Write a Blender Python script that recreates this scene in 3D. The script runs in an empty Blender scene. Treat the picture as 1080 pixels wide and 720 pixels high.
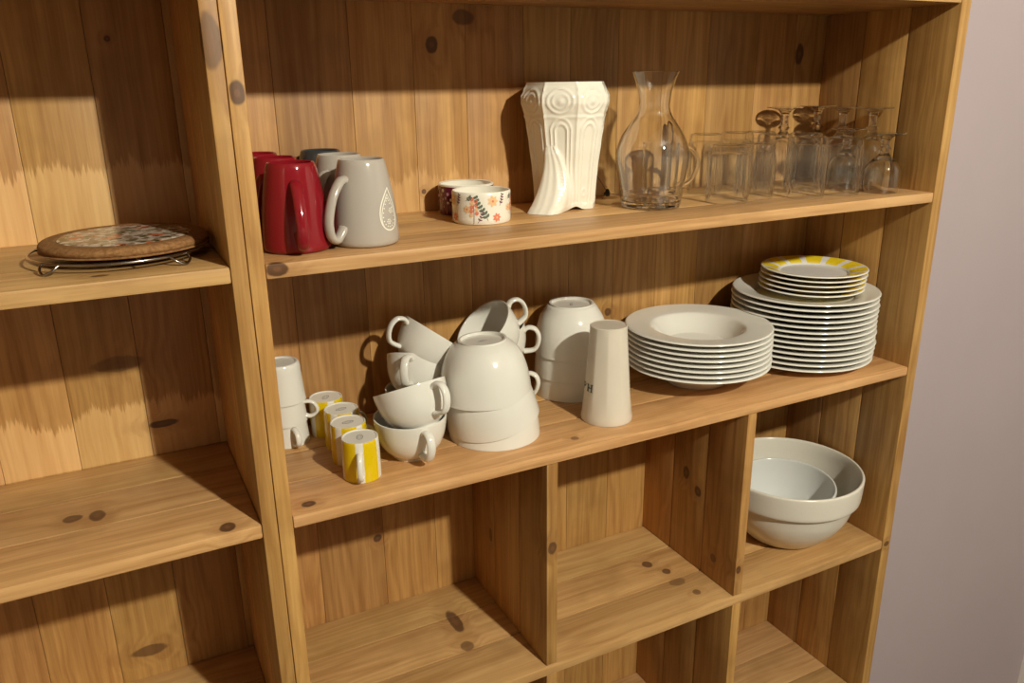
import bpy, bmesh, math, random
from mathutils import Vector, Matrix
random.seed(7)
PI = math.pi
SC = bpy.context.scene
COL = SC.collection
ZO = 1.45                      # height of the main upper shelf above the floor
CAM = Vector((-0.156, -0.9179, 0.193 + ZO))

# ------------------------------------------------------------------ shelf geometry (metres)
W = 1.1355; D = 0.2761; P = 0.0187; WR = 0.0232
zT = 0.3034 + ZO; zA = ZO; zB = -0.3212 + ZO; zC = -0.691 + ZO; zE = -1.0607 + ZO; zF = -1.4304 + ZO + .06
d1, d2, TD = 0.3653, 0.7493, 0.019

# ================================================================== node helpers
def new_mat(name):
    m = bpy.data.materials.new(name); m.use_nodes = True
    nt = m.node_tree; nt.nodes.clear()
    return m, nt
class NB:
    def __init__(s, nt): s.nt = nt
    def n(s, t, **kw):
        nd = s.nt.nodes.new(t)
        for k, v in kw.items():
            if k.startswith('i_'):
                nd.inputs[k[2:].replace('_', ' ')].default_value = v
            else: setattr(nd, k, v)
        return nd
    def l(s, a, b): s.nt.links.new(a, b)
    def put(s, sock, v):
        if isinstance(v, bpy.types.NodeSocket): s.l(v, sock)
        else: sock.default_value = v
    def math(s, op, a, b=None, c=None, clamp=False):
        nd = s.n('ShaderNodeMath', operation=op); nd.use_clamp = clamp
        s.put(nd.inputs[0], a)
        if b is not None: s.put(nd.inputs[1], b)
        if c is not None: s.put(nd.inputs[2], c)
        return nd.outputs[0]
    def vec(s, op, a, b=None):
        nd = s.n('ShaderNodeVectorMath', operation=op)
        s.put(nd.inputs[0], a)
        if b is not None: s.put(nd.inputs[1], b)
        return nd.outputs['Value'] if op in ('LENGTH', 'DOT_PRODUCT', 'DISTANCE') else nd.outputs[0]
    def mix(s, f, a, b, mode='MIX'):
        nd = s.n('ShaderNodeMix', data_type='RGBA', blend_type=mode)
        s.put(nd.inputs[0], f)
        s.put(nd.inputs[6], a if isinstance(a, bpy.types.NodeSocket) else (*a[:3], 1))
        s.put(nd.inputs[7], b if isinstance(b, bpy.types.NodeSocket) else (*b[:3], 1))
        return nd.outputs[2]
    def noise(s, v, scale=1, detail=4, rough=.55, dist=0):
        nd = s.n('ShaderNodeTexNoise')
        s.l(v, nd.inputs['Vector']); nd.inputs['Scale'].default_value = scale
        nd.inputs['Detail'].default_value = detail; nd.inputs['Roughness'].default_value = rough
        nd.inputs['Distortion'].default_value = dist
        return nd.outputs['Fac']
    def remap(s, v, a, b, c=0., d=1., smooth=False):
        nd = s.n('ShaderNodeMapRange', interpolation_type='SMOOTHSTEP' if smooth else 'LINEAR')
        nd.clamp = True
        s.put(nd.inputs[0], v)
        for k, x in enumerate((a, b, c, d)): s.put(nd.inputs[1 + k], x)
        return nd.outputs[0]
    def out(s, sh):
        o = s.n('ShaderNodeOutputMaterial'); s.l(sh, o.inputs['Surface'])
    def bump(s, h, strength=.3, dist=.001):
        nd = s.n('ShaderNodeBump'); nd.inputs['Strength'].default_value = strength
        nd.inputs['Distance'].default_value = dist; s.l(h, nd.inputs['Height'])
        return nd.outputs[0]
    def principled(s, color, rough=.5, normal=None, coat=0., ior=1.5, spec=.5):
        nd = s.n('ShaderNodeBsdfPrincipled')
        s.put(nd.inputs['Base Color'], color if isinstance(color, bpy.types.NodeSocket) else (*color[:3], 1))
        s.put(nd.inputs['Roughness'], rough)
        nd.inputs['IOR'].default_value = ior
        nd.inputs['Specular IOR Level'].default_value = spec
        nd.inputs['Coat Weight'].default_value = coat
        nd.inputs['Coat Roughness'].default_value = .05
        if normal is not None: s.l(normal, nd.inputs['Normal'])
        return nd.outputs[0]

def wood(name, grain='X', knots=(), raw=(), tone=1.0, knot_density=.06, light=(.56, .312, .108), dark=(.31, .140, .038)):
    """grain = axis the fibres run along (object space). knots = [(centre, radii, strength)].
    raw = [(z_low, z_jag)]: bands where the stain stops in a jagged edge and paler wood shows."""
    m, nt = new_mat(name); b = NB(nt)
    tc = b.n('ShaderNodeTexCoord').outputs['Object']
    at = b.n('ShaderNodeAttribute', attribute_name='plank')
    sepa = b.n('ShaderNodeSeparateColor'); b.l(at.outputs['Color'], sepa.inputs[0])
    pr, pg, pb = sepa.outputs
    off = b.vec('SCALE', at.outputs['Color']); nt.nodes[-1].inputs['Scale'].default_value = 37.0
    crd = b.vec('ADD', tc, off)
    # knots bend the fibres round them
    kmask = None; kcore = None; bend = None
    for (c, r, st) in knots:
        dv = b.vec('SUBTRACT', tc, c)
        dv = b.vec('DIVIDE', dv, r)
        wob = b.noise(tc, 55, 2)
        ln = b.math('ADD', b.vec('LENGTH', dv), b.math('MULTIPLY', b.math('SUBTRACT', wob, .5), .5))
        mk = b.math('MULTIPLY', b.remap(ln, .80, 1.08, 1, 0, True), st)
        halo = b.math('MULTIPLY', b.remap(ln, .9, 3.4, 1, 0, True), st)
        core = b.math('MULTIPLY', b.remap(ln, .2, .5, 1, 0, True), st)
        kmask = mk if kmask is None else b.math('MAXIMUM', kmask, mk)
        bend = halo if bend is None else b.math('MAXIMUM', bend, halo)
        kcore = core if kcore is None else b.math('MAXIMUM', kcore, core)
    def st(a, c): return {'X': (a, c, c), 'Y': (c, a, c), 'Z': (c, c, a)}[grain]
    sc, sc2, sc3 = st(1.8, 60), st(.55, 11), st(9, 330)
    low = b.noise(crd, 5, 2)
    warp = b.math('MULTIPLY', b.math('SUBTRACT', low, .5), .022)
    if bend is not None: warp = b.math('ADD', warp, b.math('MULTIPLY', bend, .012))
    wv = b.n('ShaderNodeCombineXYZ')
    for k in range(3): b.l(warp, wv.inputs[k])
    crw = b.vec('ADD', crd, wv.outputs[0])
    g1 = b.noise(b.vec('MULTIPLY', crw, sc), 1, 5, .6)
    g2 = b.noise(b.vec('MULTIPLY', crw, sc2), 1, 2, .45, .2)
    g3 = b.noise(b.vec('MULTIPLY', crd, sc3), 1, 3, .6)
    rings = b.math('SINE', b.math('MULTIPLY', g2, 110))
    rings = b.remap(rings, -1, 1, 0, 1)
    f = b.math('ADD', b.math('MULTIPLY', g1, .62), b.math('MULTIPLY', rings, .12))
    f = b.math('ADD', f, b.math('MULTIPLY', g3, .42))
    f = b.math('ADD', f, b.math('MULTIPLY', low, .35))
    f = b.remap(f, .55, .98, 0, 1)
    col = b.mix(f, light, dark)
    # plank tone
    tn = b.math('MULTIPLY', b.remap(pr, 0, 1, .82, 1.14), tone)
    tcol = b.n('ShaderNodeCombineColor')
    b.l(tn, tcol.inputs[0]); b.l(b.math('MULTIPLY', tn, b.remap(pb, 0, 1, .95, 1.05)), tcol.inputs[1]); b.l(tn, tcol.inputs[2])
    col = b.mix(1.0, col, tcol.outputs[0], 'MULTIPLY')
    blot = b.noise(crd, 9, 3, .6)
    col = b.mix(b.remap(blot, .52, .75, 0, .35), col, tuple(x * .62 for x in dark))
    if raw:
        spx = b.n('ShaderNodeSeparateXYZ'); b.l(tc, spx.inputs[0])
        cx = b.n('ShaderNodeCombineXYZ'); b.l(spx.outputs[0], cx.inputs[0]); b.l(b.math('MULTIPLY', spx.outputs[2], .06), cx.inputs[2])
        j1 = b.noise(cx.outputs[0], 260, 3, .7)
        j2 = b.noise(cx.outputs[0], 22, 2)
        jag = b.math('ADD', b.math('MULTIPLY', b.math('SUBTRACT', j1, .5), .055), b.math('MULTIPLY', b.math('SUBTRACT', j2, .5), .07))
        rm = None
        for (zl, zj, st) in raw:
            z = b.math('ADD', spx.outputs[2], jag)
            q = b.math('MULTIPLY', b.remap(z, zj - .004, zj + .004, st, 0), b.math('GREATER_THAN', spx.outputs[2], zl))
            rm = q if rm is None else b.math('MAXIMUM', rm, q)
        rawc = b.mix(f, (.74, .46, .20), (.58, .31, .115))
        rawc = b.mix(1.0, rawc, tcol.outputs[0], 'MULTIPLY')
        col = b.mix(rm, col, rawc)
    # stray small knots
    if knot_density > 0:
        vs = {'X': (5, 11, 11), 'Y': (11, 5, 11), 'Z': (11, 11, 5)}[grain]
        vo = b.n('ShaderNodeTexVoronoi'); b.l(b.vec('MULTIPLY', crd, vs), vo.inputs['Vector'])
        vo.inputs['Scale'].default_value = 1
        sr = b.n('ShaderNodeSeparateColor'); b.l(vo.outputs['Color'], sr.inputs[0])
        on = b.math('LESS_THAN', sr.outputs[0], knot_density)
        kk = b.math('MULTIPLY', b.remap(vo.outputs['Distance'], .07, .12, .8, 0, True), on)
        col = b.mix(kk, col, (.10, .032, .012))
    if kmask is not None:
        col = b.mix(b.math('MULTIPLY', bend, .28), col, (.24, .10, .03))
        col = b.mix(b.math('MULTIPLY', kmask, .9), col, (.075, .030, .013))
        col = b.mix(b.math('MULTIPLY', kcore, .6), col, (.20, .085, .035))
    bmp = b.bump(b.math('ADD', b.math('MULTIPLY', g1, .6), b.math('MULTIPLY', g3, .4)), .25, .0012)
    b.out(b.principled(col, b.remap(g1, .3, .8, .36, .55), bmp, spec=.4))
    return m

def ceramic(name, color, rough=.12, speck=0., coat=.0):
    m, nt = new_mat(name); b = NB(nt)
    tc = b.n('ShaderNodeTexCoord').outputs['Object']
    nz = b.noise(tc, 18, 2)
    col = b.mix(b.math('MULTIPLY', b.remap(nz, .3, .7), .12), color, tuple(c * .9 for c in color))
    if speck:
        s = b.noise(tc, 420, 2)
        col = b.mix(b.remap(s, .66, .72, 0, speck), col, tuple(c * .45 for c in color))
    b.out(b.principled(col, rough, b.bump(b.noise(tc, 30, 2), .03, .001), coat))
    return m

def plain(name, color, rough=.5, metal=0.):
    m, nt = new_mat(name); b = NB(nt)
    tc = b.n('ShaderNodeTexCoord').outputs['Object']
    col = b.mix(b.remap(b.noise(tc, 40, 2), .35, .65, 0, .2), color, tuple(c * .8 for c in color))
    sh = b.principled(col, rough)
    nt.nodes[-1].inputs['Metallic'].default_value = metal
    b.out(sh); return m

def glass(name, tint=(.995, .997, .995), base=.05, edge=.92, power=2.2, sharp=None):
    """thin clear glass: looks straight through face-on, bends and mirrors the room towards its edges"""
    m, nt = new_mat(name); b = NB(nt)
    g = b.n('ShaderNodeBsdfGlass'); g.inputs['Color'].default_value = (1, 1, 1, 1); g.inputs['Roughness'].default_value = 0.0
    g.inputs['IOR'].default_value = 1.42
    t = b.n('ShaderNodeBsdfTransparent'); t.inputs['Color'].default_value = (*tint, 1)
    gl = b.n('ShaderNodeBsdfGlossy'); gl.inputs['Roughness'].default_value = .04
    tc = b.n('ShaderNodeTexCoord').outputs['Object']
    bp = b.bump(b.noise(tc, 60, 2), .06, .001)
    for nd in (g, gl): b.l(bp, nd.inputs['Normal'])
    lw = b.n('ShaderNodeLayerWeight'); lw.inputs['Blend'].default_value = .5
    fac = b.remap(lw.outputs['Facing'], sharp[0], sharp[1], base, edge, True) if sharp else b.remap(b.math('POWER', lw.outputs['Facing'], power), 0, 1, base, edge)
    fr = b.math('ADD', b.math('MULTIPLY', b.math('POWER', lw.outputs['Facing'], 4.0), .80), .022)
    mx = b.n('ShaderNodeMixShader'); b.l(fac, mx.inputs[0]); b.l(t.outputs[0], mx.inputs[1]); b.l(g.outputs[0], mx.inputs[2])
    m2 = b.n('ShaderNodeMixShader'); b.l(fr, m2.inputs[0]); b.l(mx.outputs[0], m2.inputs[1]); b.l(gl.outputs[0], m2.inputs[2])
    b.out(m2.outputs[0]); return m

def frosted(name):
    m, nt = new_mat(name); b = NB(nt)
    tc = b.n('ShaderNodeTexCoord').outputs['Object']
    c = b.mix(b.remap(b.noise(tc, 25, 3), .3, .7), (.95, .86, .73), (.90, .81, .68))
    d = b.n('ShaderNodeBsdfDiffuse'); b.l(c, d.inputs[0])
    t = b.n('ShaderNodeBsdfTranslucent'); b.l(c, t.inputs[0])
    tr = b.n('ShaderNodeBsdfTransparent'); tr.inputs[0].default_value = (.95, .94, .92, 1)
    gl = b.n('ShaderNodeBsdfGlossy'); gl.inputs['Roughness'].default_value = .35
    m1 = b.n('ShaderNodeMixShader'); m1.inputs[0].default_value = .16; b.l(d.outputs[0], m1.inputs[1]); b.l(t.outputs[0], m1.inputs[2])
    m2 = b.n('ShaderNodeMixShader'); m2.inputs[0].default_value = .24; b.l(m1.outputs[0], m2.inputs[1]); b.l(tr.outputs[0], m2.inputs[2])
    fr = b.n('ShaderNodeFresnel')
    m3 = b.n('ShaderNodeMixShader'); b.l(fr.outputs[0], m3.inputs[0]); b.l(m2.outputs[0], m3.inputs[1]); b.l(gl.outputs[0], m3.inputs[2])
    b.out(m3.outputs[0]); return m

def angle_stripes(name, base, stripe, count, duty, phase=0., rmin=None, rmax=None):
    """glazed stripes running round the object's own axis"""
    m, nt = new_mat(name); b = NB(nt)
    tc = b.n('ShaderNodeTexCoord').outputs['Object']
    sp = b.n('ShaderNodeSeparateXYZ'); b.l(tc, sp.inputs[0])
    a = b.math('ARCTAN2', sp.outputs[1], sp.outputs[0])
    t = b.math('FRACT', b.math('ADD', b.math('MULTIPLY', a, count / (2 * PI)), phase + 20))
    wob = b.math('MULTIPLY', b.math('SUBTRACT', b.noise(tc, 120, 2), .5), .06)
    mk = b.math('MULTIPLY', b.remap(b.math('ADD', t, wob), .0, .04), b.remap(b.math('ADD', t, wob), duty - .04, duty, 1, 0))
    if rmin is not None:
        r = b.vec('LENGTH', b.vec('MULTIPLY', tc, (1, 1, 0)))
        mk = b.math('MULTIPLY', mk, b.remap(r, rmin, rmin + .003))
        mk = b.math('MULTIPLY', mk, b.remap(r, rmax - .001, rmax, 1, 0))
    b.out(b.principled(b.mix(mk, base, stripe), .14)); return m

M = {}
M['white'] = ceramic('white_porcelain', (.70, .678, .622))
M['cream'] = ceramic('cream_stoneware', (.68, .64, .56), .22, .25)
M['vase'] = ceramic('cream_glaze', (.82, .775, .67), .14)
M['innerbowl'] = ceramic('pale_grey_glaze', (.62, .625, .61), .15)
M['red'] = ceramic('red_glaze', (.215, .009, .015), .08)
M['grey'] = ceramic('grey_glaze', (.41, .365, .32), .14)
M['charcoal'] = ceramic('charcoal_glaze', (.040, .042, .045), .16)
M['pattern_white'] = plain('white_print', (.82, .78, .68), .4)
M['stamp'] = plain('grey_stamp', (.20, .19, .18), .5)
M['green_ink'] = plain('dark_green_ink', (.012, .05, .04), .5)
M['glass'] = glass('clear_glass', base=1., edge=1., power=1.)
M['pressed'] = glass('pressed_glass', base=.03, edge=.95, sharp=(.40, .72))
M['frost'] = frosted('frosted_plastic')
M['steel'] = plain('dark_steel_wire', (.34, .31, .29), .22, 1.)
M['black'] = plain('black_rubber', (.02, .018, .016), .5)
M['yellow_cup'] = angle_stripes('yellow_striped_glaze', (.70, .675, .62), (.66, .47, .003), 5, .72, .86)
M['yellow_plate'] = angle_stripes('yellow_ray_glaze', (.74, .73, .71), (.80, .60, .02), 12, .76, .1, .062, .0935)
M['leafg'] = plain('sage_green_print', (.11, .15, .11), .4)
M['coral'] = plain('coral_print', (.72, .22, .13), .4)
M['peach'] = plain('peach_print', (.80, .50, .26), .4)
M['plum'] = plain('plum_print', (.16, .05, .09), .4)
M['floral_base'] = ceramic('ivory_glaze', (.80, .76, .66), .18)
M['pink'] = plain('dusty_pink_print', (.52, .25, .30), .4)
M['purple'] = ceramic('burgundy_glaze', (.12, .012, .030), .18)

def wall_paint(name, col, sc=3.):
    m, nt = new_mat(name); b = NB(nt)
    tc = b.n('ShaderNodeTexCoord').outputs['Object']
    c = b.mix(b.remap(b.noise(tc, sc, 4), .3, .7), col, tuple(x * .94 for x in col))
    b.out(b.principled(c, .5, b.bump(b.noise(tc, 160, 3), .06, .001), spec=.3)); return m
M['wall_grey'] = wall_paint('grey_lilac_paint', (.385, .317, .338))
M['wall_room'] = wall_paint('warm_white_paint', (.46, .42, .37))
M['ceil'] = wall_paint('ceiling_paint', (.62, .58, .52))
M['floor'] = wood('floor_wood', 'X', light=(.17, .115, .07), dark=(.10, .065, .04))
M['trimw'] = wall_paint('white_trim_paint', (.80, .74, .68))

def cork_mat():
    m, nt = new_mat('cork'); b = NB(nt)
    tc = b.n('ShaderNodeTexCoord').outputs['Object']
    c = b.mix(b.remap(b.noise(tc, 260, 3), .35, .65), (.30, .155, .060), (.19, .085, .030))
    b.out(b.principled(c, .75, b.bump(b.noise(tc, 300, 3), .4, .001), spec=.2)); return m
M['cork'] = cork_mat()
def floral_tile():
    m, nt = new_mat('floral_tile'); b = NB(nt)
    tc = b.n('ShaderNodeTexCoord').outputs['Object']
    col = b.mix(b.remap(b.noise(tc, 90, 3), .4, .6), (.52, .44, .36), (.20, .15, .10))
    for scl, th, c, sd in ((42, .40, (.46, .11, .04), 1.3), (60, .34, (.045, .065, .02), 5.1), (75, .30, (.62, .54, .45), 9.7), (60, .26, (.10, .13, .07), 3.3), (95, .26, (.05, .02, .014), 7.2)):
        vo = b.n('ShaderNodeTexVoronoi'); b.l(b.vec('ADD', tc, (sd, sd * .7, 0)), vo.inputs['Vector']); vo.inputs['Scale'].default_value = scl
        sr = b.n('ShaderNodeSeparateColor'); b.l(vo.outputs['Color'], sr.inputs[0])
        mk = b.math('MULTIPLY', b.remap(vo.outputs['Distance'], th, th + .08, 1, 0), b.math('LESS_THAN', sr.outputs[1], .62))
        petals = b.remap(b.noise(tc, 160, 2), .35, .5, .45, 1)
        col = b.mix(b.math('MULTIPLY', mk, petals), col, c)
    b.out(b.principled(col, .2)); return m
M['tile'] = floral_tile()

# ================================================================== mesh helpers
def finish(name, me, mat, parent=None, smooth=40, loc=None):
    if smooth is not None:
        for p in me.polygons: p.use_smooth = True
        if smooth < 180: me.set_sharp_from_angle(angle=math.radians(smooth))
    for m in (mat if isinstance(mat, (list, tuple)) else [mat]): me.materials.append(m)
    o = bpy.data.objects.new(name, me); COL.objects.link(o)
    if parent is not None: o.parent = parent
    if loc is not None: o.location = loc
    return o
def from_bm(name, bm, mat, parent=None, smooth=40, loc=None, recalc=True):
    if recalc: bmesh.ops.recalc_face_normals(bm, faces=bm.faces[:])
    me = bpy.data.meshes.new(name); bm.to_mesh(me); bm.free()
    return finish(name, me, mat, parent, smooth, loc)
def empty(name, loc, label, cat, group=None, rotz=0):
    o = bpy.data.objects.new(name, None); COL.objects.link(o)
    o.empty_display_size = .02; o.location = loc; o.rotation_euler = (0, 0, rotz)
    tag(o, label, cat, group); return o
def tag(o, label, cat, group=None):
    o['label'] = label; o['category'] = cat
    if group: o['group'] = group
    return o
def copy_tree(o, parent=None, name=None):
    c = o.copy(); COL.objects.link(c)
    if parent is not None:
        c.parent = parent; c.matrix_parent_inverse = o.matrix_parent_inverse.copy()
    for ch in list(o.children): copy_tree(ch, c)
    return c
def ident(v): return 'one two three four five six seven eight nine ten'.split()[v - 1]

def lathe_bm(bm, prof, segs=64, rfun=None, mat=0):
    """prof = [(r, z)] from one end to the other; r == 0 closes on the axis"""
    rings = []
    for (r, z) in prof:
        if r <= 1e-6: rings.append([bm.verts.new((0, 0, z))])
        else:
            ring = []
            for k in range(segs):
                a = 2 * PI * k / segs
                rr = r if rfun is None else rfun(r, z, a)
                ring.append(bm.verts.new((rr * math.cos(a), rr * math.sin(a), z)))
            rings.append(ring)
    for A, B in zip(rings[:-1], rings[1:]):
        for k in range(segs):
            k2 = (k + 1) % segs
            vs = []
            if len(A) == 1 and len(B) == 1: break
            if len(A) == 1: vs = [A[0], B[k], B[k2]]
            elif len(B) == 1: vs = [A[k], B[0], A[k2]]
            else: vs = [A[k], B[k], B[k2], A[k2]]
            try:
                f = bm.faces.new(vs); f.material_index = mat
            except ValueError: pass
    return bm
def smooth_prof(pts, n=5):
    """Catmull-Rom through profile points; a point given as (r,z,'c') stays a corner"""
    P2 = [(p[0], p[1]) for p in pts]; cor = [len(p) > 2 for p in pts]
    out = []
    for i in range(len(P2) - 1):
        p1, p2 = P2[i], P2[i + 1]
        p0 = P2[i - 1] if i > 0 and not cor[i] else p1
        p3 = P2[i + 2] if i + 2 < len(P2) and not cor[i + 1] else p2
        for k in range(n):
            t = k / n
            q = []
            for j in range(2):
                a, b_, c, d_ = p0[j], p1[j], p2[j], p3[j]
                q.append(.5 * ((2 * b_) + (-a + c) * t + (2 * a - 5 * b_ + 4 * c - d_) * t * t + (-a + 3 * b_ - 3 * c + d_) * t ** 3))
            out.append((max(0, q[0]), q[1]))
    out.append(P2[-1])
    return out
def catmull(pts, n=8, closed=False):
    V = [Vector(p) for p in pts]; out = []; L = len(V)
    for i in range(L if closed else L - 1):
        if closed: p0, p1, p2, p3 = V[i - 1], V[i], V[(i + 1) % L], V[(i + 2) % L]
        else: p0, p1, p2, p3 = V[max(i - 1, 0)], V[i], V[i + 1], V[min(i + 2, L - 1)]
        for k in range(n):
            t = k / n
            out.append(.5 * ((2 * p1) + (-p0 + p2) * t + (2 * p0 - 5 * p1 + 4 * p2 - p3) * t * t + (-p0 + 3 * p1 - 3 * p2 + p3) * t ** 3))
    if not closed: out.append(V[-1])
    return out
def sweep_bm(bm, path, w, h, side, segs=14, closed=False, mat=0, wfun=None):
    """elliptical tube: w along 'side', h across it"""
    side = Vector(side); rings = []; n = len(path)
    for i, p in enumerate(path):
        a = path[i - 1] if (i > 0 or closed) else p
        c = path[(i + 1) % n] if (i < n - 1 or closed) else p
        t = (c - a).normalized()
        s = (side - t * side.dot(t))
        s = s.normalized() if s.length > 1e-6 else Vector((0, 0, 1))
        u = t.cross(s)
        k = 1. if wfun is None else wfun(i / (n - 1))
        rings.append([bm.verts.new(p + s * (w * k * .5 * math.cos(2 * PI * j / segs)) + u * (h * k * .5 * math.sin(2 * PI * j / segs))) for j in range(segs)])
    m = len(rings)
    for i in range(m if closed else m - 1):
        A, B = rings[i], rings[(i + 1) % m]
        for j in range(segs):
            bm.faces.new([A[j], A[(j + 1) % segs], B[(j + 1) % segs], B[j]]).material_index = mat
    if not closed:
        bm.faces.new(rings[0][::-1]).material_index = mat; bm.faces.new(rings[-1]).material_index = mat
    return bm
def box_bm(bm, lo, hi, mat=0):
    v = [bm.verts.new((x, y, z)) for z in (lo[2], hi[2]) for y in (lo[1], hi[1]) for x in (lo[0], hi[0])]
    fs = []
    for q in ((0, 2, 3, 1), (4, 5, 7, 6), (0, 1, 5, 4), (2, 6, 7, 3), (0, 4, 6, 2), (1, 3, 7, 5)):
        f = bm.faces.new([v[i] for i in q]); f.material_index = mat; fs.append(f)
    return v, fs
def board(name, lo, hi, axis, mat, parent, seams=(), bev=.0014, gap=.0005, seed=0):
    """a panel glued up from planks: split along 'axis' at the seams, one mesh"""
    rnd = random.Random(hash((name, seed)) % 1000 if False else seed * 13 + len(name))
    cuts = [lo[axis]] + sorted(s for s in seams if lo[axis] + .004 < s < hi[axis] - .004) + [hi[axis]]
    bm = bmesh.new(); cols = []
    lay = bm.loops.layers.float_color.new('plank')
    for k in range(len(cuts) - 1):
        a, c = list(lo), list(hi)
        a[axis] = cuts[k] + (gap if k else 0); c[axis] = cuts[k + 1] - (gap if k < len(cuts) - 2 else 0)
        t = bmesh.new(); box_bm(t, a, c)
        bmesh.ops.bevel(t, geom=t.edges[:], offset=bev, segments=2, affect='EDGES', profile=.6)
        bmesh.ops.recalc_face_normals(t, faces=t.faces[:])
        cc = (rnd.random(), rnd.random(), rnd.random(), 1)
        mp = {}
        for v in t.verts: mp[v] = bm.verts.new(v.co)
        for f in t.faces:
            nf = bm.faces.new([mp[v] for v in f.verts])
            for lp in nf.loops: lp[lay] = cc
        t.free()
    return from_bm(name, bm, mat, parent, 30, recalc=False)

# ------------------------------------------------------------------ decals on round walls (same mesh, second material slot)
def on_wall(Rz, phi0, s, z, eps=.00035):
    R = Rz(z); a = phi0 + s / R
    return Vector(((R + eps) * math.cos(a), (R + eps) * math.sin(a), z))
def decal_poly(bm, Rz, phi0, pts, mat, eps=.00035):
    c = (sum(p[0] for p in pts) / len(pts), sum(p[1] for p in pts) / len(pts))
    cv = bm.verts.new(on_wall(Rz, phi0, c[0], c[1], eps))
    mid = [bm.verts.new(on_wall(Rz, phi0, (p[0] + c[0]) / 2, (p[1] + c[1]) / 2, eps)) for p in pts]
    out = [bm.verts.new(on_wall(Rz, phi0, p[0], p[1], eps)) for p in pts]
    n = len(pts)
    for k in range(n):
        k2 = (k + 1) % n
        bm.faces.new([cv, mid[k], mid[k2]]).material_index = mat
        bm.faces.new([mid[k], out[k], out[k2], mid[k2]]).material_index = mat
def decal_line(bm, Rz, phi0, pts, width, mat, closed=False, eps=.00035):
    n = len(pts); L = []; R_ = []
    for i in range(n):
        a = pts[i - 1] if (i > 0 or closed) else pts[i]; c = pts[(i + 1) % n] if (i < n - 1 or closed) else pts[i]
        tx, tz = c[0] - a[0], c[1] - a[1]; ln = math.hypot(tx, tz) or 1
        nx, nz = -tz / ln * width / 2, tx / ln * width / 2
        L.append(bm.verts.new(on_wall(Rz, phi0, pts[i][0] + nx, pts[i][1] + nz, eps)))
        R_.append(bm.verts.new(on_wall(Rz, phi0, pts[i][0] - nx, pts[i][1] - nz, eps)))
    for i in range(n if closed else n - 1):
        j = (i + 1) % n
        bm.faces.new([L[i], R_[i], R_[j], L[j]]).material_index = mat
def dot(c, r, n=10, sx=1., rot=0.):
    return [(c[0] + r * sx * math.cos(2 * PI * k / n) * math.cos(rot) - r * math.sin(2 * PI * k / n) * math.sin(rot),
             c[1] + r * sx * math.cos(2 * PI * k / n) * math.sin(rot) + r * math.sin(2 * PI * k / n) * math.cos(rot)) for k in range(n)]
def leaf(base, ang, ln, wd, n=6):
    up = []; dn = []
    for k in range(n + 1):
        t = k / n; w = wd * math.sin(PI * t) ** .8 * (1 - .3 * t)
        for lst, sg in ((up, 1), (dn, -1)):
            lst.append((base[0] + math.cos(ang) * ln * t - math.sin(ang) * w * sg, base[1] + math.sin(ang) * ln * t + math.cos(ang) * w * sg))
    return up + dn[::-1][1:-1]

def camaz(x, y): return math.atan2(CAM.y - y, CAM.x - x)
def orient(axis, hint):
    """rotation whose local z = axis and local x leans to the hint"""
    z = Vector(axis).normalized(); h = Vector(hint); x = (h - z * h.dot(z)).normalized(); y = z.cross(x)
    return Matrix((x, y, z)).transposed().to_quaternion()
REST = .0004
def place_q(o, loc, quat):
    o.rotation_mode = 'QUATERNION'; o.rotation_quaternion = quat; o.location = loc

# ================================================================== THE ROOM
def slab(name, lo, hi, mat):
    bm = bmesh.new(); box_bm(bm, lo, hi)
    o = from_bm(name, bm, mat, None, None); o['kind'] = 'structure'; return o
XW = W + WR + .0025
slab('floor', (-2.4, -3.2, -.06), (2.6, .42, 0), M['floor'])
slab('ceiling', (-2.4, -3.2, 2.76), (2.6, .42, 2.84), M['ceil'])
slab('wall_back', (-2.4, .30, 0), (XW, .42, 2.76), M['wall_room'])
slab('wall_right', (XW, .004, 0), (2.5, .42, 2.76), M['wall_grey'])
slab('wall_left', (-2.4, -3.2, 0), (-2.3, .30, 2.76), M['wall_room'])
slab('wall_side', (2.5, -3.2, 0), (2.6, .42, 2.76), M['wall_room'])
slab('wall_front', (-2.3, -3.2, 0), (2.5, -3.1, 2.76), M['wall_room'])
# white door casing on the grey wall, at the far right
bm = bmesh.new()
box_bm(bm, (1.752, -.012, 0), (1.82, .0045, 2.05)); box_bm(bm, (1.757, -.018, 0), (1.80, -.012, 2.05))
o = from_bm('trim_1', bm, M['trimw'], None, None); o['kind'] = 'structure'

# ================================================================== BOOKCASES
KX = lambda x, y, z: (x, y, z + ZO)
w_back = wood('pine_back_boards', 'Z', tone=.97, knots=[
    (KX(.323, .27, .246), (.011, .03, .013), 1.), (KX(1.072, .27, .233), (.011, .03, .02), 1.), (KX(.375, .27, .285), (.02, .03, .012), .8),
    (KX(.65, .27, -.215), (.008, .03, .008), .9), (KX(.185, .27, -.555), (.008, .03, .008), 1.), (KX(.30, .27, .03), (.004, .03, .004), .9)],
    raw=[(zA, zA + .052, .55), (zB, zB + .02, .5)])
w_back_l = wood('pine_back_boards_left', 'Z', tone=.96, knots=[(KX(-.12, .27, -.275), (.022, .03, .006), 1.), (KX(-.19, .27, -.645), (.028, .03, .010), .8),
    (KX(-.115, .27, .25), (.004, .03, .004), 1.), (KX(-.165, .27, -.175), (.035, .03, .012), .5)],
    raw=[(zA, zA + .092, .95), (zB, zB + .078, 1.)])
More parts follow.
